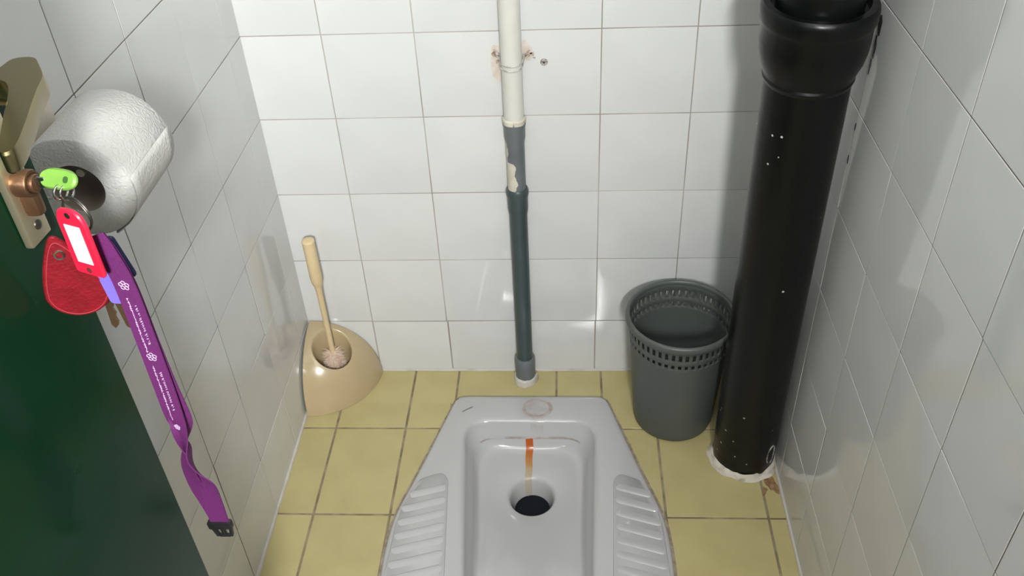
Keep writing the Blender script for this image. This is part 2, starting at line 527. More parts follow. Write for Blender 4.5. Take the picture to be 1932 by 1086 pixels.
# stains on the pan: flush mark, rust run, seam line, small dark chip
def zpan_back(y):        # centre-line height of the basin behind the hole
    pts = [(-0.145, ZT), (-0.150, ZT - .0006), (-0.154, ZT - .0022), (-0.157, ZT - .0055), (-0.158, ZT - .010), (-0.163, -0.012), (-0.167, -0.022), (-0.168, -0.0255)]
    for (y0, z0), (y1, z1) in zip(pts, pts[1:]):
        if y1 <= y <= y0: return z0 + (z1 - z0) * (y - y0) / (y1 - y0)
    return None
deps_z = {}
from mathutils.bvhtree import BVHTree
_pan = [o for o in toilet.children if o.name.startswith('pan')][0]
_bvh = BVHTree.FromPolygons([v.co.copy() for v in _pan.data.vertices], [tuple(p.vertices) for p in _pan.data.polygons])
def drape(name, pts2, width, material, lift=0.0006, label=None, taper=None):
    """thin strip that follows the pan's surface along 2-D points"""
    bm = bmesh.new()
    rows = []
    for i, (x, y) in enumerate(pts2):
        t0 = Vector(pts2[min(i + 1, len(pts2) - 1)]) - Vector(pts2[max(i - 1, 0)])
        nrm = Vector((-t0.y, t0.x)).normalized()
        w = width * (taper(i / (len(pts2) - 1)) if taper else 1)
        row = []
        for s in (-1, -0.5, 0, 0.5, 1):
            q = Vector((x, y)) + nrm * w * s / 2
            h, nn, _, _ = _bvh.ray_cast(Vector((q.x, q.y, 0.1)), Vector((0, 0, -1)))
            if h is None: h, nn = Vector((q.x, q.y, 0)), Vector((0, 0, 1))
            if nn.z < 0: nn = -nn
            row.append(bm.verts.new(h + nn * (lift - 0.0004 * abs(s))))
        rows.append(row)
    for a, b in zip(rows, rows[1:]):
        for i in range(4):
            bm.faces.new((a[i], a[i + 1], b[i + 1], b[i]))
    o = obj(name, bm, material, toilet, smooth=60)
    if label: o['label'] = label
    return o
# rust run: colour fades along its length
M_rust = bpy.data.materials.new('rust_run'); M_rust.use_nodes = True
nt = M_rust.node_tree; bs = nt.nodes['Principled BSDF']; bs.inputs['Roughness'].default_value = 0.25
tc = nt.nodes.new('ShaderNodeTexCoord'); sx = nt.nodes.new('ShaderNodeSeparateXYZ'); mr = nt.nodes.new('ShaderNodeMapRange'); rp = nt.nodes.new('ShaderNodeValToRGB')
nt.links.new(tc.outputs['Object'], sx.inputs[0]); nt.links.new(sx.outputs['Y'], mr.inputs['Value'])
mr.inputs['From Min'].default_value = -0.168; mr.inputs['From Max'].default_value = -0.258
nt.links.new(mr.outputs['Result'], rp.inputs['Fac']); nt.links.new(rp.outputs['Color'], bs.inputs['Base Color'])
el = rp.color_ramp.elements
el[0].position = 0.0; el[0].color = (0.42, 0.075, 0.008, 1)
el[1].position = 1.0; el[1].color = (0.40, 0.37, 0.32, 1)
for pos, c in ((0.22, (0.42, 0.11, 0.015, 1)), (0.5, (0.40, 0.19, 0.05, 1)), (0.62, (0.40, 0.29, 0.16, 1)), (0.8, (0.40, 0.33, 0.24, 1))):
    e = el.new(pos); e.color = c
run = [(-0.006 + 0.0005 * math.sin(i * 0.3), -0.1685 - i * 0.0020) for i in range(48)]
drape('rust_streak', run, 0.0138, M_rust, lift=0.0009, label='orange rust streak running down to the drain hole', taper=lambda t: 1.05 - 0.15 * t)
M_pink = mat('pinkish_lime_mark', (0.345, 0.265, 0.24, 1), rough=0.3, col2=(0.405, 0.375, 0.365, 1), nscale=60, nlo=0.35, nhi=0.62)
M_pale = mat('pale_lime_mark', (0.39, 0.37, 0.36, 1), rough=0.25, col2=(0.42, 0.405, 0.405, 1), nscale=50)
drape('flush_stain', [(0.010, -0.098), (0.010, -0.103), (0.010, -0.110), (0.010, -0.118), (0.010, -0.126), (0.010, -0.134), (0.010, -0.141), (0.010, -0.146)], 0.062, M_pale, lift=0.0005, taper=lambda t: max(0.3, math.sqrt(max(0, 1 - (2 * t - 1) ** 2))))
ringpts = [(0.010 + 0.027 * math.cos(a), -0.122 + 0.0225 * math.sin(a)) for a in [2 * PI * i / 40 for i in range(41)]]
drape('flush_stain', ringpts, 0.007, M_pink, lift=0.0008, label='pinkish ring stain at the flush inlet')
drape('flush_stain', [(0.012 - i * 0.0004, -0.141 - i * 0.0025) for i in range(10)], 0.026, M_pale, lift=0.0005)
M_line = mat('grey_scale_line', (0.29, 0.26, 0.23, 1), rough=0.5, col2=(0.40, 0.39, 0.385, 1), nscale=30, nlo=0.45, nhi=0.6)
sel = [p for p in rse if p.y > -0.182]
sel.sort(key=lambda p: p.x)
drape('scale_line', [(p.x, p.y) for p in sel], 0.0016, M_line, lift=0.0008)
drape('dark_mark', [(-0.140, -0.1325), (-0.130, -0.1255), (-0.1205, -0.119)], 0.0022, mat('dark_print', (0.12, 0.115, 0.10, 1), rough=0.5), lift=0.0008, label='small dark slanting mark')

# ------------------------------------------------------------------ grey flush pipe
PX, PY = -0.0165, -0.0285
flush = empty('flush_pipe', (PX, PY, 0))
tag(flush, 'slim water pipe running down the back wall, white above and dark grey below', 'pipe')
FP = Matrix.Translation((PX, PY, 0))
M_pvcw = mat('cream_white_pvc', (0.57, 0.565, 0.52, 1), rough=0.38, col2=(0.53, 0.52, 0.47, 1), nscale=12)
M_pvcg = mat('dark_grey_pvc', (0.038, 0.056, 0.060, 1), rough=0.35, col2=(0.046, 0.066, 0.070, 1), nscale=20)
M_pvcg2 = mat('mid_grey_pvc', (0.13, 0.145, 0.155, 1), rough=0.4, col2=(0.11, 0.12, 0.13, 1), nscale=20)
bm = bmesh.new(); lathe(bm, [(0.0172, 0.585), (0.0172, HC)], n=32, M=FP, cap0=True); obj('upper_pipe', bm, M_pvcw, flush)
bm = bmesh.new()
lathe(bm, [(0.0174, 0.606), (0.0188, 0.607), (0.0194, 0.604), (0.0194, 0.595), (0.0182, 0.592), (0.0180, 0.572), (0.0172, 0.567), (0.0160, 0.560), (0.0158, 0.46)], n=32, M=FP)
obj('upper_socket', bm, M_pvcg2, flush)
bm = bmesh.new()
lathe(bm, [(0.0158, 0.470), (0.0176, 0.4705), (0.0200, 0.466), (0.0204, 0.460), (0.0196, 0.455), (0.0186, 0.450), (0.0184, 0.428), (0.0174, 0.420), (0.0164, 0.414), (0.0162, 0.06)], n=32, M=FP)
obj('lower_pipe', bm, M_pvcg, flush)
bm = bmesh.new()
lathe(bm, [(0.0162, 0.066), (0.0190, 0.066), (0.0208, 0.062), (0.0212, 0.052), (0.0205, 0.030), (0.0200, 0.008)], n=32, M=FP)
obj('floor_socket', bm, M_pvcg2, flush)
bm = bmesh.new()
lathe(bm, [(0.0198, 0.016), (0.0235, 0.013), (0.0250, 0.006), (0.0255, 0.0005)], n=40, M=FP, wob=lambda a, k: 0.0012 * math.sin(3 * a + 1) + 0.0007 * math.sin(7 * a))
obj('sealant_ring', bm, M_caulk, flush)
# flaking cream paint left on the grey section and its ring at the top
def flake(z0, z1, a_of_z, r):
    bm = bmesh.new()
    n = 26
    prev = None
    for i in range(n + 1):
        z = z0 + (z1 - z0) * i / n
        a0, a1 = a_of_z(z)
        row = [bm.verts.new((PX + r * math.cos(a0 + (a1 - a0) * k / 10), PY + r * math.sin(a0 + (a1 - a0) * k / 10), z)) for k in range(11)]
        if prev:
            for k in range(10): bm.faces.new((prev[k], prev[k + 1], row[k + 1], row[k]))
        prev = row
    return bm
M_flake = mat('flaking_cream_paint', (0.56, 0.53, 0.44, 1), rough=0.6, col2=(0.50, 0.46, 0.37, 1), nscale=60)
def edge(z):
    e = math.radians(-143)
    if z < 0.530: e = math.radians(-96)
    if z < 0.505: e = math.radians(-88)
    return (math.radians(-215), e + 0.14 * math.sin(z * 210) + 0.06 * math.sin(z * 560))
obj('paint_flake', flake(0.470, 0.590, edge, 0.0163), M_flake, flush)
bm = bmesh.new()
lathe(bm, [(0.0176, 0.609), (0.0200, 0.606), (0.0199, 0.599)], n=40, M=FP, wob=lambda a, k: 0.0006 * math.sin(5 * a))
obj('paint_flake', bm, M_flake, flush)
# wire clip around the pipe
bm = bmesh.new()
for zz in (0.708, 0.700):
    pts = [(PX - 0.026, -0.0012, zz + 0.006), (PX - 0.0195, -0.012, zz + 0.004)]
    pts += [(PX + 0.0185 * math.cos(a), PY + 0.0185 * math.sin(a), zz - 0.003 * math.sin(-a)) for a in [PI + 0.25 + (PI - 0.5) * i / 14 for i in range(15)]]
    pts += [(PX + 0.0195, -0.012, zz + 0.004), (PX + 0.028, -0.0012, zz + 0.005)]
    tube(bm, pts, 0.0011, n=6)
obj('wire_clip', bm, mat('weathered_wire', (0.33, 0.31, 0.28, 1), rough=0.5, metal=0.3, col2=(0.58, 0.56, 0.52, 1), nscale=90), flush)

# ------------------------------------------------------------------ black cast-iron soil pipe
A0, A1 = Vector((0.3985, -0.2340, 0.0)), Vector((0.3815, -0.2890, 0.85))
az = (A1 - A0).normalized()
ax_ = Vector((1, 0, 0)); ax_ = (ax_ - az * ax_.dot(az)).normalized()
SP = frame(A0, ax_, az.cross(ax_), az)
soil = empty('soil_pipe', tuple(A0))
tag(soil, 'thick glossy black soil pipe with a flared socket standing in the right corner', 'pipe')
M_pipe = mat('black_gloss_pipe', (0.0035, 0.004, 0.004, 1), rough=0.30, bump=0.3, bscale=45, spec=0.22)
nt = M_pipe.node_tree
tcn = nt.nodes.new('ShaderNodeTexCoord')
vor = nt.nodes.new('ShaderNodeTexVoronoi'); vor.inputs['Scale'].default_value = 62
thr = nt.nodes.new('ShaderNodeMath'); thr.operation = 'LESS_THAN'; thr.inputs[1].default_value = 0.12
nz = nt.nodes.new('ShaderNodeTexNoise'); nz.inputs['Scale'].default_value = 13
sxyz = nt.nodes.new('ShaderNodeSeparateXYZ')
mrz = nt.nodes.new('ShaderNodeMapRange'); mrz.inputs['From Min'].default_value = 0.0; mrz.inputs['From Max'].default_value = 0.22; mrz.inputs['To Min'].default_value = 0.24; mrz.inputs['To Max'].default_value = 0.0
addn = nt.nodes.new('ShaderNodeMath'); addn.operation = 'ADD'
gt = nt.nodes.new('ShaderNodeMath'); gt.operation = 'GREATER_THAN'; gt.inputs[1].default_value = 0.645
mul = nt.nodes.new('ShaderNodeMath'); mul.operation = 'MULTIPLY'
mix = nt.nodes.new('ShaderNodeMix'); mix.data_type = 'RGBA'
mix.inputs['A'].default_value = (0.0035, 0.004, 0.004, 1); mix.inputs['B'].default_value = (0.42, 0.42, 0.40, 1)
nt.links.new(tcn.outputs['Object'], vor.inputs['Vector']); nt.links.new(tcn.outputs['Object'], nz.inputs['Vector']); nt.links.new(tcn.outputs['Object'], sxyz.inputs[0])
nt.links.new(vor.outputs['Distance'], thr.inputs[0]); nt.links.new(sxyz.outputs['Z'], mrz.inputs['Value'])
nt.links.new(nz.outputs['Fac'], addn.inputs[0]); nt.links.new(mrz.outputs['Result'], addn.inputs[1]); nt.links.new(addn.outputs[0], gt.inputs[0])
nt.links.new(thr.outputs[0], mul.inputs[0]); nt.links.new(gt.outputs[0], mul.inputs[1]); nt.links.new(mul.outputs[0], mix.inputs['Factor'])
nt.links.new(mix.outputs['Result'], nt.nodes['Principled BSDF'].inputs['Base Color'])
def lathe_obj(name, prof, material, parent, Mx, n=64, smooth=40, cap0=False, cap1=False, wob=None):
    bm = bmesh.new()
    lathe(bm, prof, n=n, M=Mx, cap0=cap0, cap1=cap1, wob=wob)
    return obj(name, bm, material, parent, smooth)
lathe_obj('lower_pipe', [(0.0560, 0.0005), (0.0560, 0.20), (0.0557, 0.60), (0.0557, 0.80)], M_pipe, soil, SP, cap0=True)
lathe_obj('socket', [(0.0555, 0.793), (0.0575, 0.797), (0.0585, 0.800), (0.0572, 0.803), (0.0600, 0.812), (0.0645, 0.824), (0.0672, 0.838), (0.0680, 0.852), (0.0680, 0.872), (0.0695, 0.876), (0.0712, 0.881), (0.0714, 0.892), (0.0704, 0.897), (0.0680, 0.900), (0.0600, 0.900), (0.0585, 0.897), (0.0580, 0.880)], M_pipe, soil, SP)
lathe_obj('joint_seal', [(0.0582, 0.890), (0.0530, 0.889)], M_black, soil, SP)
lathe_obj('upper_pipe', [(0.0530, 0.86), (0.0530, 1.70)], M_pipe, soil, SP, cap1=True)
bm = bmesh.new()
rr = lathe(bm, [(0.0555, 0.020), (0.0580, 0.017), (0.0600, 0.010), (0.0625, 0.004), (0.0638, -0.001)], n=72, M=SP,
      wob=lambda a, k: 0.0016 * math.sin(3 * a + 0.5 + k) + 0.0012 * math.sin(7 * a) + 0.0008 * math.sin(13 * a))
for v in bm.verts:
    v.co.x = min(v.co.x, XR - 0.0005); v.co.z = max(v.co.z, 0.0006)
obj('mortar_collar', bm, mat('pale_mortar', (0.60, 0.565, 0.50, 1), rough=0.9, col2=(0.36, 0.30, 0.24, 1), nscale=50, nlo=0.5, nhi=0.7, bump=0.5, bscale=150), soil, smooth=60)
# peeled paint loop near the base and black paint drips on the wall joint
bm = bmesh.new()
lp = []
for i in range(25):
    a = 2 * PI * i / 24
    ang = math.radians(-47) + 0.17 * math.cos(a)
    lp.append(SP @ Vector((0.0562 * math.cos(ang), 0.0562 * math.sin(ang), 0.058 + 0.024 * math.sin(a))))
tube(bm, lp[:-1], 0.0017, n=6, closed=True)
obj('peeled_paint', bm, mat('peeled_grey_paint', (0.34, 0.33, 0.31, 1), rough=0.7, col2=(0.03, 0.03, 0.03, 1), nscale=70), soil)
FR = lambda y, z: frame((XR - 0.0006, y, z), (0, -1, 0), (0, 0, 1), (-1, 0, 0))
for k, (y, z, a, b) in enumerate([(-0.300, 0.868, .006, .012), (-0.299, 0.838, .003, .016), (-0.296, 0.812, .002, .009), (-0.291, 0.722, .0010, .005), (-0.290, 0.672, .0014, .006)]):
    patch('paint_drip', blob(a, b, amp=0.35, seed=40 + k), FR(y, z), M_black, wall_right, t=0.0008)
M_rfl = mat('brown_floor_stain', (0.19, 0.09, 0.035, 1), rough=0.8, col2=(0.36, 0.25, 0.12, 1), nscale=70, nlo=0.4, nhi=0.65)
FFL = lambda x, y: frame((x, y, 0.0004), (1, 0, 0), (0, 1, 0), (0, 0, 1))
patch('rust_stain', blob(0.010, 0.024, amp=0.5, seed=61), FFL(0.440, -0.296), M_rfl, floor)
patch('rust_stain', blob(0.005, 0.008, amp=0.5, seed=62), FFL(0.425, -0.316), M_rfl, floor)

# ------------------------------------------------------------------ grey waste bin
BX, BY = 0.2765, -0.1270
bin_ = empty('waste_bin', (BX, BY, 0))
tag(bin_, 'grey plastic waste bin with two rows of slots below its rim beside the black pipe', 'bin')
M_bin = mat('grey_bin_plastic', (0.078, 0.088, 0.083, 1), rough=0.45, col2=(0.070, 0.080, 0.076, 1), nscale=6, bump=0.08, bscale=120)
bm = bmesh.new()
nb = 96
zs = [0.0005, 0.004, 0.012, 0.06, 0.11, 0.16, 0.200, 0.206, 0.215, 0.2205, 0.2265, 0.2415, 0.250, 0.256]
def rb(z):
    if z < 0.002: return 0.070
    if z < 0.006: return 0.0745
    return 0.0765 + (0.0945 - 0.0765) * (z - 0.012) / 0.244
BM_ = Matrix.Translation((BX, BY, 0))
rgs = lathe(bm, [(rb(z), z) for z in zs], n=nb, M=BM_, cap0=True)
kill = []
for f in bm.faces:
    if len(f.verts) != 4: continue
    c = f.calc_center_median()
    a = math.atan2(c.y - BY, c.x - BX) % (2 * PI)
    i = int(a / (2 * PI / nb))
    if (0.206 < c.z < 0.215 or 0.2265 < c.z < 0.2415) and i % 2 == 0:
        kill.append(f)
bmesh.ops.delete(bm, geom=kill, context='FACES')
bo = obj('bin_body', bm, M_bin, bin_, smooth=40)
sm = bo.modifiers.new('wall', 'SOLIDIFY'); sm.thickness = 0.0018; sm.offset = -1
bm = bmesh.new()
lathe(bm, [(0.0930, 0.250), (0.0955, 0.2475), (0.0985, 0.2485), (0.1003, 0.2520), (0.1003, 0.2580), (0.0985, 0.2615), (0.0955, 0.2630), (0.0930, 0.2615), (0.0915, 0.2570), (0.0930, 0.250)], n=96, M=BM_)
obj('rim', bm, M_bin, bin_, smooth=60)

# ------------------------------------------------------------------ toilet brush in its corner holder
M_cream = mat('cream_plastic', (0.44, 0.345, 0.205, 1), rough=0.22, coat=0.3, col2=(0.42, 0.33, 0.195, 1), nscale=6)
M_cream2 = mat('pale_wooden_plastic', (0.64, 0.51, 0.31, 1), rough=0.4, col2=(0.58, 0.45, 0.265, 1), nscale=12)
holder = empty('brush_holder', (XL + 0.003, -0.003, 0))
tag(holder, 'cream plastic quarter-round toilet brush holder pushed into the left corner', 'brush holder')
OX, OY = XL + 0.004, -0.003
RH, HH = 0.1335, 0.141
def zdome(r):
    q = min(1.0, r / RH)
    return HH * math.sqrt(max(0.0, 1 - q ** 2.1))
bm = bmesh.new()
nq = 96
bound = []
for i in range(nq):        # plan outline of the quarter, starting at the corner
    t = i / nq
    if t < 0.25: bound.append(Vector((0, -RH * t / 0.25)))
    elif t < 0.75:
        a = -PI / 2 + (t - 0.25) / 0.5 * PI / 2
        bound.append(Vector((RH * math.cos(a), RH * math.sin(a))))
    else: bound.append(Vector((RH * (1 - t) / 0.25, 0)))
hc = Vector((0.0515, -0.0515))
hn = []
for p in bound:
    d = (p - hc).normalized()
    rad = Vector((1, -1)).normalized()
    e = Vector((d.x * 0.0405, d.y * 0.0405))
    e -= rad * e.dot(rad) * 0.12
    hn.append(hc + e)
def rngz(pts, zf): return [bm.verts.new((OX + p.x, OY + p.y, zf(p))) for p in pts]
domez = lambda p: zdome(p.length)
rings = [rngz(bound, lambda p: 0.0006)]
# boundary ring at dome height (walls are vertical there, arc already at z=0)
rings.append(rngz([p if (p.x < 1e-6 or p.y > -1e-6) else p * 0.9995 for p in bound], lambda p: max(0.0010, zdome(p.length))))
for t in (0.012, 0.03, 0.06, 0.1, 0.16, 0.24, 0.34, 0.46, 0.6, 0.74, 0.86, 0.94):
    rings.append(rngz([b.lerp(h, t) for b, h in zip(bound, hn)], domez))
lipz = lambda p: zdome(p.length)
rings.append(rngz(hn, lambda p: lipz(p) - 0.0006))
rings.append(rngz([hc + (h - hc) * 0.965 for h in hn], lambda p: lipz(p) - 0.003))
rings.append(rngz([hc + (h - hc) * 0.94 for h in hn], lambda p: lipz(p) - 0.008))
rings.append(rngz([hc + (h - hc) * 0.85 for h in hn], lambda p: 0.070))
rings.append(rngz([hc + (h - hc) * 0.78 for h in hn], lambda p: 0.045))
for a, b in zip(rings, rings[1:]):
    for i in range(nq):
        bm.faces.new((a[i], a[(i + 1) % nq], b[(i + 1) % nq], b[i]))
bm.faces.new(rings[-1]); bm.faces.new(rings[0][::-1])
obj('holder_shell', bm, M_cream, holder, smooth=50)

brush = empty('toilet_brush', (OX + hc.x, OY + hc.y, 0.046))
tag(brush, 'toilet brush with a cream handle standing upright in the corner holder', 'brush')
b0 = Vector((OX + hc.x - 0.001, OY + hc.y + 0.004, 0.100))
b1 = Vector((-0.4065, -0.046, 0.373))
def on(t): return b0.lerp(b1, t)
bm = bmesh.new()
tube(bm, [on(-0.06), on(0.0), on(0.2), on(0.40), on(0.56), on(0.60), on(0.63)], [0.0052, 0.0056, 0.0056, 0.0058, 0.0062, 0.0072, 0.0088], n=20)
obj('rod', bm, M_cream2, brush)
bm = bmesh.new()
hp = [(0.612, 0.0075), (0.630, 0.0098), (0.655, 0.0112)]
for k in range(24):
    t = 0.675 + 0.30 * k / 23
    hp.append((t, 0.0116 + (0.00035 if k % 2 else -0.00025)))
hp += [(0.985, 0.0122), (0.996, 0.0118), (1.0, 0.0104), (1.001, 0.004)]
tube(bm, [on(t) for t, _ in hp], [r for _, r in hp], n=24)
obj('grip', bm, M_cream2, brush, smooth=50)
# bristle head: many tufts
M_brist = mat('pinkish_bristles', (0.68, 0.50, 0.38, 1), rough=0.7, col2=(0.72, 0.57, 0.47, 1), nscale=40)
bm = bmesh.new()
rb_ = random.Random(3)
hd = (b1 - b0).normalized()
e1 = hd.orthogonal().normalized(); e2 = hd.cross(e1)
for k in range(900):
    a = rb_.uniform(0, 2 * PI); h = rb_.uniform(-0.042, 0.000)
    base = b0 + hd * h
    d = (e1 * math.cos(a) + e2 * math.sin(a)) + hd * rb_.uniform(-0.5, 0.35)
    tip = base + d.normalized() * rb_.uniform(0.019, 0.0268)
    tip.z = max(tip.z, 0.0475)
    s = d.cross(hd).normalized() * 0.0009
    q = hd * 0.0009
    v = [bm.verts.new(base + s), bm.verts.new(base - s), bm.verts.new(base + q), bm.verts.new(tip)]
    bm.faces.new((v[0], v[1], v[3])); bm.faces.new((v[1], v[2], v[3])); bm.faces.new((v[2], v[0], v[3]))
o = obj('bristles', bm, M_brist, brush, smooth=None); o['kind'] = 'stuff'
bm = bmesh.new()
tube(bm, [b0 + hd * -0.048, b0 + hd * -0.044, b0 + hd * -0.03, b0 + hd * -0.012, b0 + hd * -0.002], [0.006, 0.0115, 0.013, 0.0125, 0.007], n=20)
obj('bristle_core', bm, M_brist, brush, smooth=60)

# ------------------------------------------------------------------ toilet roll on its holder
RX, RZ, RR = -0.394, 0.877, 0.0535
RY0, RY1 = -0.672, -0.566
hold = empty('roll_holder', (XL, -0.62, RZ))
tag(hold, 'beige toilet roll holder plate fixed to the left wall behind the white roll', 'roll holder')
M_beige = mat('beige_enamel', (0.55, 0.51, 0.42, 1), rough=0.35, col2=(0.50, 0.46, 0.37, 1), nscale=10)
bm = bmesh.new()
add_box(bm, (XL + 0.0056, -0.6285, 0.890), (0.009, 0.103, 0.118), bev=0.003)
obj('back_plate', bm, M_beige, hold)
bm = bmesh.new()
tube(bm, [(XL + 0.018, RY1 + 0.0095, RZ + 0.012), (RX - 0.012, RY1 + 0.0095, RZ + 0.012), (RX - 0.003, RY1 + 0.0095, RZ + 0.010), (RX, RY1 + 0.006, RZ + 0.010), (RX, RY1 - 0.004, RZ + 0.010), (RX, -0.62, RZ + 0.010), (RX, RY0 + 0.02, RZ + 0.010), (RX, RY0 + 0.012, RZ + 0.010)], 0.0042, n=14)
obj('spindle_bar', bm, M_beige, hold)
roll = empty('toilet_roll', (RX, -0.62, RZ - RR))
tag(roll, 'white toilet paper roll hanging on the left wall just past the open green door', 'toilet roll')
# roll axis along y: local z -> y
RM = frame((RX, RY0, RZ), (1, 0, 0), (0, 0, -1), (0, 1, 0))
M_paper = bpy.data.materials.new('embossed_white_tissue'); M_paper.use_nodes = True
nt = M_paper.node_tree; pb = nt.nodes['Principled BSDF']; pb.inputs['Base Color'].default_value = (0.56, 0.555, 0.54, 1); pb.inputs['Roughness'].default_value = 0.95; pb.inputs['Specular IOR Level'].default_value = 0.1
tcp = nt.nodes.new('ShaderNodeTexCoord'); vn = nt.nodes.new('ShaderNodeTexNoise'); vn.inputs['Scale'].default_value = 130; vn.inputs['Distortion'].default_value = 2.2; vn.inputs['Detail'].default_value = 1
bpn = nt.nodes.new('ShaderNodeBump'); bpn.inputs['Strength'].default_value = 0.55; bpn.inputs['Distance'].default_value = 0.0022
nt.links.new(tcp.outputs['Object'], vn.inputs['Vector']); nt.links.new(vn.outputs['Fac'], bpn.inputs['Height']); nt.links.new(bpn.outputs['Normal'], pb.inputs['Normal'])
LW = RY1 - RY0
bm = bmesh.new()
lathe(bm, [(0.0255, 0.0), (0.032, -0.0004), (0.040, 0.0), (RR - 0.0012, 0.0002), (RR, 0.0015), (RR, LW - 0.0015), (RR - 0.0012, LW), (0.0255, LW)], n=72, M=RM,
      wob=lambda a, k: (0.0006 * math.sin(2 * a + 0.4) + 0.0004 * math.sin(5 * a)) if k > 2 and k < 7 else 0)
obj('paper', bm, M_paper, roll, smooth=50)
bm = bmesh.new()
lathe(bm, [(0.0243, 0.002), (0.0243, LW - 0.002), (0.0256, LW), (0.0256, 0.0), (0.0243, 0.002)], n=48, M=RM)
obj('cardboard_core', bm, mat('grey_cardboard', (0.20, 0.165, 0.13, 1), rough=0.9), roll, smooth=50)
# loose end: leaves the roll on its room side and hangs down with rounded corners
bm = bmesh.new()
prev = None
path = []
for i in range(10):
    a = math.radians(12 - i * 7.5)
    path.append((RX + (RR + 0.0012) * math.cos(a), RZ + (RR + 0.0012) * math.sin(a)))
p_end = path[-1]
for i in range(1, 9):
    path.append((p_end[0] - 0.0014 * i - 0.00008 * i * i, p_end[1] - 0.0013 * i))
npth = len(path)
for k, (x, z) in enumerate(path):
    inset = 0.0
    kk = npth - 1 - k
    if kk < 3: inset = (0.012, 0.005, 0.0015)[kk]
    row = [bm.verts.new((x, RY0 + 0.001 + inset + (LW - 0.002 - 2 * inset) * j / 8, z)) for j in range(9)]
    if prev:
        for j in range(8): bm.faces.new((prev[j], prev[j + 1], row[j + 1], row[j]))
    prev = row
lo = obj('loose_sheet', bm, M_paper, roll, smooth=60)
sm = lo.modifiers.new('ply', 'SOLIDIFY'); sm.thickness = 0.0007

# ------------------------------------------------------------------ open green door
TH = math.radians(4)
DU = Vector((math.sin(TH), math.cos(TH), 0))
DN = Vector((math.cos(TH), -math.sin(TH), 0))
DE = Vector((-0.287, -0.873, 0))
def dw(s, n_, z): return DE + DU * s + DN * n_ + Vector((0, 0, z))
DM = frame(DE, DN, DU, (0, 0, 1))                 # local x = off the face, y = along the door, z up
door = empty('door_1', tuple(dw(-0.72, -0.02, 0)))
tag(door, 'dark green door standing open along the left wall', 'door', kind='structure')
bm = bmesh.new(); add_box(bm, (-0.020, -0.360, 1.015), (0.040, 0.720, 2.0), M=DM, bev=0.0015); obj('door_leaf', bm, M_door, door)
def zrot(M): return DM @ M
LSN = -0.0285                                     # lock line, measured back from the door's free edge
bm = bmesh.new(); add_box(bm, (0.0035, LSN, 1.068), (0.006, 0.023, 0.176), M=DM, bev=0.0014)
lp_ = obj('lock_plate', bm, M_brass, door)
def door_lathe(name, prof, s, z, material, parent, n=32, cap1=True):
    Mx = DM @ frame((0, s, z), (0, 1, 0), (0, 0, 1), (1, 0, 0))
    bm = bmesh.new(); lathe(bm, prof, n=n, M=Mx, cap1=cap1)
    return obj(name, bm, material, parent)
door_lathe('screw', [(0.0036, 0.006), (0.0034, 0.0072), (0.002, 0.0078)], LSN + 0.001, 0.9915, M_darksteel, lp_, n=16)
# profile cylinder: round top and the narrower body below
cyl = door_lathe('lock_cylinder', [(0.0092, 0.005), (0.0092, 0.0155), (0.0086, 0.0168), (0.0070, 0.0170), (0.0070, 0.0162)], LSN, 1.0245, M_bronze, door)
bm = bmesh.new(); add_box(bm, (0.0095, LSN, 1.0095), (0.014, 0.0095, 0.018), M=DM, bev=0.004); obj('cylinder_body', bm, M_bronze, cyl)
door_lathe('cylinder_plug', [(0.0062, 0.012), (0.0062, 0.0185), (0.0054, 0.0195)], LSN, 1.0245, M_bronze, cyl, n=24)
# lever handle: neck, bend, bar towards the hinge
lev = door_lathe('lever_handle', [(0.0125, 0.005), (0.0125, 0.010), (0.0108, 0.012), (0.0102, 0.016), (0.0102, 0.036)], -0.0235, 1.0885, M_lever, door)
LO = [(0.0200, -0.0050), (0.0340, -0.0025), (0.0540, -0.0280), (0.0582, -0.0403), (0.0720, -0.0760), (0.0828, -0.1056), (0.0856, -0.1165), (0.0835, -0.1200), (0.0790, -0.1195), (0.0691, -0.1005), (0.0540, -0.0714), (0.0460, -0.0542), (0.0400, -0.0430), (0.0330, -0.0360), (0.0200, -0.0340)]
bm = bmesh.new()
prism(bm, round_poly(LO, 0.006, seg=4), 0.0125, DM @ Matrix.Translation((0, 0, 1.0940)), bev=0.0014)
obj('lever_bar', bm, M_lever, lev, smooth=35)
# two hinges on the hinge side
for z in (0.25, 1.75):
    Mx = Matrix.Translation(dw(-0.724, 0.004, z))
    bm = bmesh.new(); lathe(bm, [(0.007, -0.05), (0.007, 0.05)], n=16, M=Mx, cap0=True, cap1=True)
    obj('hinge', bm, M_steel, door)

# ------------------------------------------------------------------ keys, tags and lanyard hanging from the lock
KG = 'keys hanging from the door lock'
def plate_frame(s, n_, z, ws, wn, tilt=0.0):
    """frame at a door-local point; local x runs along (ws, wn) horizontally, y up, z towards the viewer; tilt turns it in its own plane"""
    X = (DU * ws + DN * wn).normalized()
    Y = Vector((0, 0, 1))
    Z = X.cross(Y)
    return frame(dw(s, n_, z), X, Y, Z) @ Matrix.Rotation(tilt, 4, 'Z')
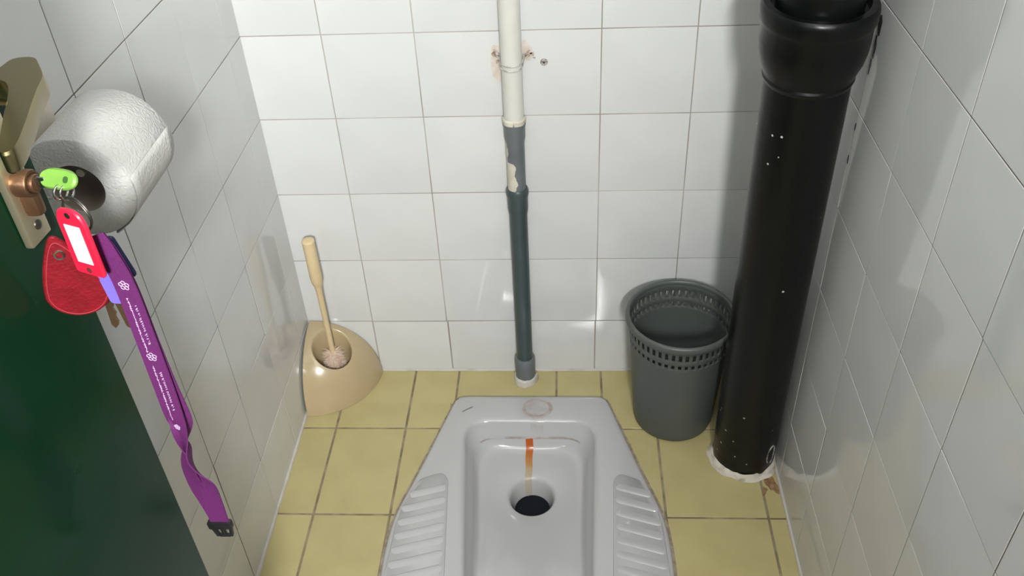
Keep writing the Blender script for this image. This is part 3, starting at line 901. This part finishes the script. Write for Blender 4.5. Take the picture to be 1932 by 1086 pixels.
# key in the lock with green cover
gk = empty('key', tuple(dw(LSN, 0.02, 1.0245)))
tag(gk, 'key with a bright green cover sticking out of the door lock', 'key')
M_green = mat('lime_green_cover', (0.14, 0.30, 0.045, 1), rough=0.5, col2=(0.125, 0.27, 0.04, 1), nscale=60)
KF = plate_frame(LSN - 0.0005, 0.0365, 1.0285, -0.25, 1, math.radians(3)) @ Matrix.Rotation(math.radians(-38), 4, 'X')
bm = bmesh.new()
prism(bm, round_poly([(-0.0155, -0.0025), (-0.0110, -0.0068), (0.0085, -0.0068), (0.0150, -0.0032), (0.0150, 0.0032), (0.0085, 0.0068), (-0.0085, 0.0068), (-0.0155, 0.0028)], 0.005, seg=3), 0.0042, KF, bev=0.0014)
obj('key_cover', bm, M_green, gk)
bm = bmesh.new(); prism(bm, round_poly([(0.0055, -0.0022), (0.0095, -0.0022), (0.0095, 0.0022), (0.0055, 0.0022)], 0.002, seg=3), 0.0004, KF @ Matrix.Translation((0, 0, 0.0022)))
obj('cover_hole', bm, mat('dark_hole', (0.02, 0.07, 0.01, 1), rough=0.8), gk)
bm = bmesh.new(); add_box(bm, ((0.0165 + 0.024) / 2, LSN, 1.0255), (0.0115, 0.0020, 0.0075), M=DM, bev=0.0005); obj('key_blade', bm, M_steel, gk)

def ring_pts(c, ex, ey, r, n=28): return [Vector(c) + ex * (r * math.cos(2 * PI * i / n)) + ey * (r * math.sin(2 * PI * i / n)) for i in range(n)]
UPZ = Vector((0, 0, 1))
kr = empty('key_ring', tuple(dw(-0.036, 0.046, 1.005)))
tag(kr, 'steel split ring hanging from the green key and holding the tags', 'key ring')
for k in range(2):
    bm = bmesh.new()
    tube(bm, ring_pts(dw(-0.0345 - 0.0012 * k, 0.0440, 1.0065 - 0.0006 * k), (DN * 1.0 - DU * 0.35).normalized(), UPZ, 0.0118), 0.0007, n=8, closed=True)
    obj('split_coil', bm, M_darksteel, kr)
for k in range(2):
    bm = bmesh.new()
    tube(bm, ring_pts(dw(-0.0335, 0.0375 + 0.0042 * k, 1.0215), (DU * 1.0 + DN * 0.35).normalized(), UPZ, 0.0052, 20), 0.0007, n=8, closed=True)
    obj('link', bm, M_steel, kr)

# red plastic tag with a white paper window
rt = empty('key_tag', tuple(dw(-0.047, 0.046, 0.97)))
tag(rt, 'bright red plastic key tag with a blank white label hanging below the lock', 'key tag')
M_red = mat('bright_red_plastic', (0.62, 0.012, 0.040, 1), rough=0.35, col2=(0.58, 0.010, 0.036, 1), nscale=40)
TF = plate_frame(-0.0480, 0.0480, 0.9925, -0.30, 1, math.radians(-1))
bm = bmesh.new()
prism(bm, round_poly([(-0.0118, -0.0255), (0.0118, -0.0255), (0.0118, 0.0185), (0.0075, 0.0265), (-0.0075, 0.0265), (-0.0118, 0.0185)], [0.003, 0.003, 0.005, 0.006, 0.006, 0.005], seg=4), 0.0034, TF, bev=0.0010)
obj('tag_body', bm, M_red, rt)
bm = bmesh.new(); prism(bm, [(-0.0064, -0.0150), (0.0064, -0.0150), (0.0064, 0.0145), (-0.0064, 0.0145)], 0.0005, TF @ Matrix.Translation((0.0002, 0, 0.0018)))
tag(obj('paper_label', bm, mat('white_paper_label', (0.86, 0.86, 0.86, 1), rough=0.6), rt), 'blank white paper label')
for (x, y, r, m) in ((0.0, 0.0222, 0.0022, M_darksteel), (0.0005, -0.0208, 0.0022, mat('dark_red_hole', (0.10, 0.004, 0.006, 1), rough=0.8))):
    bm = bmesh.new(); prism(bm, [(x + r * math.cos(2 * PI * i / 16), y + r * math.sin(2 * PI * i / 16)) for i in range(16)], 0.0004, TF @ Matrix.Translation((0, 0, 0.0018)))
    obj('tag_hole', bm, m, rt)

# dark red leather fob
fb = empty('key_fob', tuple(dw(-0.038, 0.022, 0.92)))
tag(fb, 'dark red leather teardrop key fob hanging behind the red plastic tag', 'key fob')
M_leather = mat('dark_red_leather', (0.135, 0.0025, 0.007, 1), rough=0.6, col2=(0.11, 0.002, 0.005, 1), nscale=90, bump=0.35, bscale=320, spec=0.2)
tear = []
for i in range(44):
    a = 2 * PI * i / 44 - PI / 2
    x, y = math.cos(a), math.sin(a)
    w = 0.0212 if y < 0 else 0.0212 * (1 - 0.50 * y ** 1.15)
    tear.append((w * x, -0.009 + (0.0200 * y if y < 0 else 0.047 * y)))
LF = plate_frame(-0.0390, 0.0235, 0.9530, 0.42, 1, math.radians(2))
bm = bmesh.new(); prism(bm, tear, 0.0032, LF, bev=0.0010); obj('leather_body', bm, M_leather, fb)
st = [(x * 0.88, -0.009 + (y + 0.009) * 0.90) for x, y in tear]
bm = bmesh.new(); tube(bm, [LF @ Vector((x, y, 0.0017)) for x, y in st], 0.00035, n=5, closed=True); obj('stitching', bm, mat('red_thread', (0.24, 0.012, 0.022, 1), rough=0.8), fb)
bm = bmesh.new(); lathe(bm, [(0.0024, 0.0022), (0.0036, 0.0024), (0.0040, 0.0016)], n=20, M=LF @ Matrix.Translation((0.0, 0.0235, 0))); obj('eyelet', bm, M_steel, fb)

# small bunch of keys behind the fob
def small_key(label, s, n_, z, cap_m, cap, tilt, blade_len, blade_m=M_keybrass):
    e = empty('key', tuple(dw(s, n_, z)))
    tag(e, label, 'key')
    F = plate_frame(s, n_, z, -0.1, 1, tilt)
    w, h = cap
    bm = bmesh.new(); prism(bm, round_poly([(-w / 2, -h / 2), (w / 2, -h / 2), (w / 2, h / 2), (-w / 2, h / 2)], min(w, h) * 0.3, seg=4), 0.0032, F, bev=0.0009)
    obj('key_head', bm, cap_m, e)
    if blade_len > 0:
        bm = bmesh.new()
        y = -h / 2
        o_ = [(-0.0032, y + 0.002), (-0.0032, y - blade_len)]
        o_ += [(-0.0008, y - blade_len - 0.003)]
        nteeth = 5
        for k in range(nteeth + 1):
            yy = y - blade_len + (blade_len - 0.002) * k / nteeth
            o_ += [(0.0032 if k % 2 else 0.0018, yy)]
        o_ += [(0.0032, y + 0.002)]
        prism(bm, o_, 0.0018, F)
        obj('key_blade', bm, blade_m, e, smooth=20)
    return e
M_lilac = mat('lilac_cover', (0.15, 0.11, 0.45, 1), rough=0.4)
M_navy = mat('navy_cover', (0.008, 0.012, 0.075, 1), rough=0.45)
small_key('key with a lilac cover half hidden left of the purple lanyard strap', -0.0330, 0.0455, 0.9450, M_lilac, (0.0115, 0.030), math.radians(6), 0.020)
small_key('key with a dark navy cover behind the top of the purple lanyard', -0.0240, 0.0540, 0.9640, M_navy, (0.0080, 0.034), math.radians(14), 0)
small_key('bare brown key hanging behind the red leather fob', -0.0270, 0.0350, 0.9360, M_keybrass, (0.016, 0.020), math.radians(-4), 0.022)
small_key('thin brown key hanging lowest beside the purple lanyard strap', -0.0265, 0.0500, 0.9360, M_keybrass, (0.009, 0.020), math.radians(7), 0.026)

# lanyard: front strap, rear strap, twist, plastic buckle
ly = empty('lanyard', tuple(dw(-0.036, 0.058, 0.68)))
tag(ly, 'purple printed lanyard hanging from the door keys with a black buckle at its end', 'lanyard')
M_purple = mat('purple_woven_strap', (0.095, 0.006, 0.088, 1), rough=0.8, col2=(0.080, 0.0045, 0.075, 1), nscale=500, bump=0.2, bscale=900)
def ribbon(keys, width, t, sub=8):
    """keys: (s, n, z, angle) with angle turning the strap about the vertical"""
    pts = []
    m = len(keys)
    for i in range(m - 1):
        for k in range(sub):
            u_ = k / sub
            u_ = u_ * u_ * (3 - 2 * u_) if False else u_
            a, b = keys[i], keys[i + 1]
            p0 = keys[max(i - 1, 0)]; p3 = keys[min(i + 2, m - 1)]
            def cr(j):
                return 0.5 * ((2 * a[j]) + (-p0[j] + b[j]) * u_ + (2 * p0[j] - 5 * a[j] + 4 * b[j] - p3[j]) * u_ ** 2 + (-p0[j] + 3 * a[j] - 3 * b[j] + p3[j]) * u_ ** 3)
            pts.append((cr(0), cr(1), cr(2), cr(3)))
    pts.append(keys[-1])
    out = []
    for (s, n_, z, ang) in pts:
        X = DN * math.cos(ang) + DU * math.sin(ang)
        c = dw(s, n_, z)
        out.append((c, X))
    return out
def ribbon_bm(fr, width, t):
    bm = bmesh.new()
    rows = []
    for i, (c, X) in enumerate(fr):
        tan = (fr[min(i + 1, len(fr) - 1)][0] - fr[max(i - 1, 0)][0]).normalized()
        X2 = (X - tan * X.dot(tan)).normalized()
        Nn = X2.cross(tan).normalized()
        rows.append([bm.verts.new(c + X2 * (sx * width / 2) + Nn * (sz * t / 2)) for sx, sz in ((-1, -1), (-0.33, -1), (0.33, -1), (1, -1), (1, 1), (0.33, 1), (-0.33, 1), (-1, 1))])
    for a, b in zip(rows, rows[1:]):
        for i in range(8): bm.faces.new((a[i], a[(i + 1) % 8], b[(i + 1) % 8], b[i]))
    bm.faces.new(rows[0]); bm.faces.new(rows[-1])
    return bm
D_ = math.radians
front_keys = [(-0.0360, 0.0500, 0.9900, D_(-10)), (-0.0375, 0.0555, 0.9760, D_(-8)), (-0.0370, 0.0590, 0.9500, D_(-6)), (-0.0350, 0.0575, 0.9000, D_(-4)), (-0.0340, 0.0560, 0.8500, D_(-4)),
              (-0.0340, 0.0550, 0.8150, D_(-10)), (-0.0335, 0.0545, 0.7960, D_(-35)), (-0.0330, 0.0545, 0.7750, D_(-75)), (-0.0330, 0.0550, 0.7560, D_(-50)), (-0.0335, 0.0600, 0.7370, D_(-15)), (-0.0340, 0.0600, 0.7150, D_(-5)), (-0.0345, 0.0590, 0.6870, D_(0))]
rear_keys = [(-0.0335, 0.0490, 0.9880, D_(-8)), (-0.0345, 0.0545, 0.9740, D_(-6)), (-0.0335, 0.0575, 0.9480, D_(-4)), (-0.0318, 0.0565, 0.9000, D_(-2)), (-0.0305, 0.0562, 0.8500, D_(2)),
             (-0.0300, 0.0565, 0.8150, D_(20)), (-0.0305, 0.0550, 0.7960, D_(62)), (-0.0310, 0.0525, 0.7760, D_(116)), (-0.0305, 0.0470, 0.7530, D_(150)), (-0.0310, 0.0485, 0.7280, D_(165)), (-0.0320, 0.0545, 0.7050, D_(174)), (-0.0330, 0.0586, 0.6870, D_(180))]
WS, TS = 0.0172, 0.0011
fr_f = ribbon(front_keys, WS, TS)
fs_ = obj('strap', ribbon_bm(fr_f, WS, TS), M_purple, ly, smooth=60)
obj('strap', ribbon_bm(ribbon(rear_keys, WS, TS), WS, TS), M_purple, ly, smooth=60)
# printed lettering: two rows of small white strokes and round emblems, running along the strap
bm = bmesh.new()
rt_ = random.Random(11)
def strap_pt(z, x):
    for (c0, X0), (c1, X1) in zip(fr_f, fr_f[1:]):
        if c1.z <= z <= c0.z:
            k = (c0.z - z) / max(1e-9, c0.z - c1.z)
            c = c0.lerp(c1, k); X = X0.lerp(X1, k).normalized()
            tan = (c1 - c0).normalized()
            Nn = X.cross(tan).normalized()
            if Nn.dot(Vector((0.07, -1.38, 1.3)) - c) < 0: Nn = -Nn
            return c + X * x + Nn * (TS / 2 + 0.00025)
    return None
def stroke(z0, x0, z1, x1, w=0.0006):
    a, b = strap_pt(z0, x0), strap_pt(z1, x1)
    if a is None or b is None: return
    tube(bm, [a, b], w / 2, n=4)
def emblem(zc, r=0.0042):
    for k in range(5):
        a = 2 * PI * k / 5 + 0.3
        n = 7
        pr = None
        for i in range(n + 1):
            b = 2 * PI * i / n
            q = (zc + (r * 0.6 * math.sin(a) + r * 0.36 * math.sin(b)), r * 0.6 * math.cos(a) + r * 0.36 * math.cos(b))
            if pr: stroke(pr[0], pr[1], q[0], q[1], 0.0006)
            pr = q
def text_run(z0, z1):
    z = z0
    while z > z1:                       # small characters of the upper line
        h = rt_.uniform(0.0012, 0.0024)
        stroke(z, 0.0032, z - h * 0.3, 0.0032 - rt_.uniform(0.0004, 0.0018))
        if rt_.random() < 0.7: stroke(z - h * 0.5, 0.0030, z - h, 0.0018 + rt_.uniform(-0.0006, 0.0006))
        z -= h + 0.0006
    z = z0 + 0.006
    while z > z1 - 0.010:               # smaller lower line
        h = rt_.uniform(0.0010, 0.0020)
        stroke(z, -0.0018, z - h, -0.0018 - rt_.uniform(-0.0004, 0.0008))
        if rt_.random() < 0.5: stroke(z, -0.0012, z, -0.0026)
        z -= h + 0.0005
emblem(0.950)
text_run(0.932, 0.896); emblem(0.8815); text_run(0.866, 0.825); emblem(0.806, 0.003)
pm = obj('printed_lettering', bm, mat('white_print', (0.45, 0.34, 0.48, 1), rough=0.7), ly, smooth=30)
pm['label'] = 'small white printed lettering and round emblems'
pm['kind'] = 'stuff'
# buckle
BF = plate_frame(-0.0342, 0.0588, 0.6810, 0.02, 1, math.radians(5))
M_blk = mat('black_buckle_plastic', (0.012, 0.012, 0.013, 1), rough=0.35)
bk = None
bm = bmesh.new(); add_box(bm, (0, 0.0025, 0), (0.0215, 0.0085, 0.0060), M=BF, bev=0.0014); bk = obj('buckle', bm, M_blk, ly)
for (x, w, h, yy, tl) in ((-0.0072, 0.0030, 0.0125, -0.0065, 10), (0.0072, 0.0030, 0.0125, -0.0065, -10), (0.0, 0.0034, 0.0105, -0.0055, 0)):
    bm = bmesh.new(); add_box(bm, (0, 0, 0), (w, h, 0.0036), M=BF @ Matrix.Translation((x, yy, 0)) @ Matrix.Rotation(D_(tl), 4, 'Z'), bev=0.0009); obj('prong', bm, M_blk, bk)
bm = bmesh.new(); add_box(bm, (0, -0.0122, 0), (0.0105, 0.0022, 0.0034), M=BF, bev=0.0008); obj('prong_bar', bm, M_blk, bk)
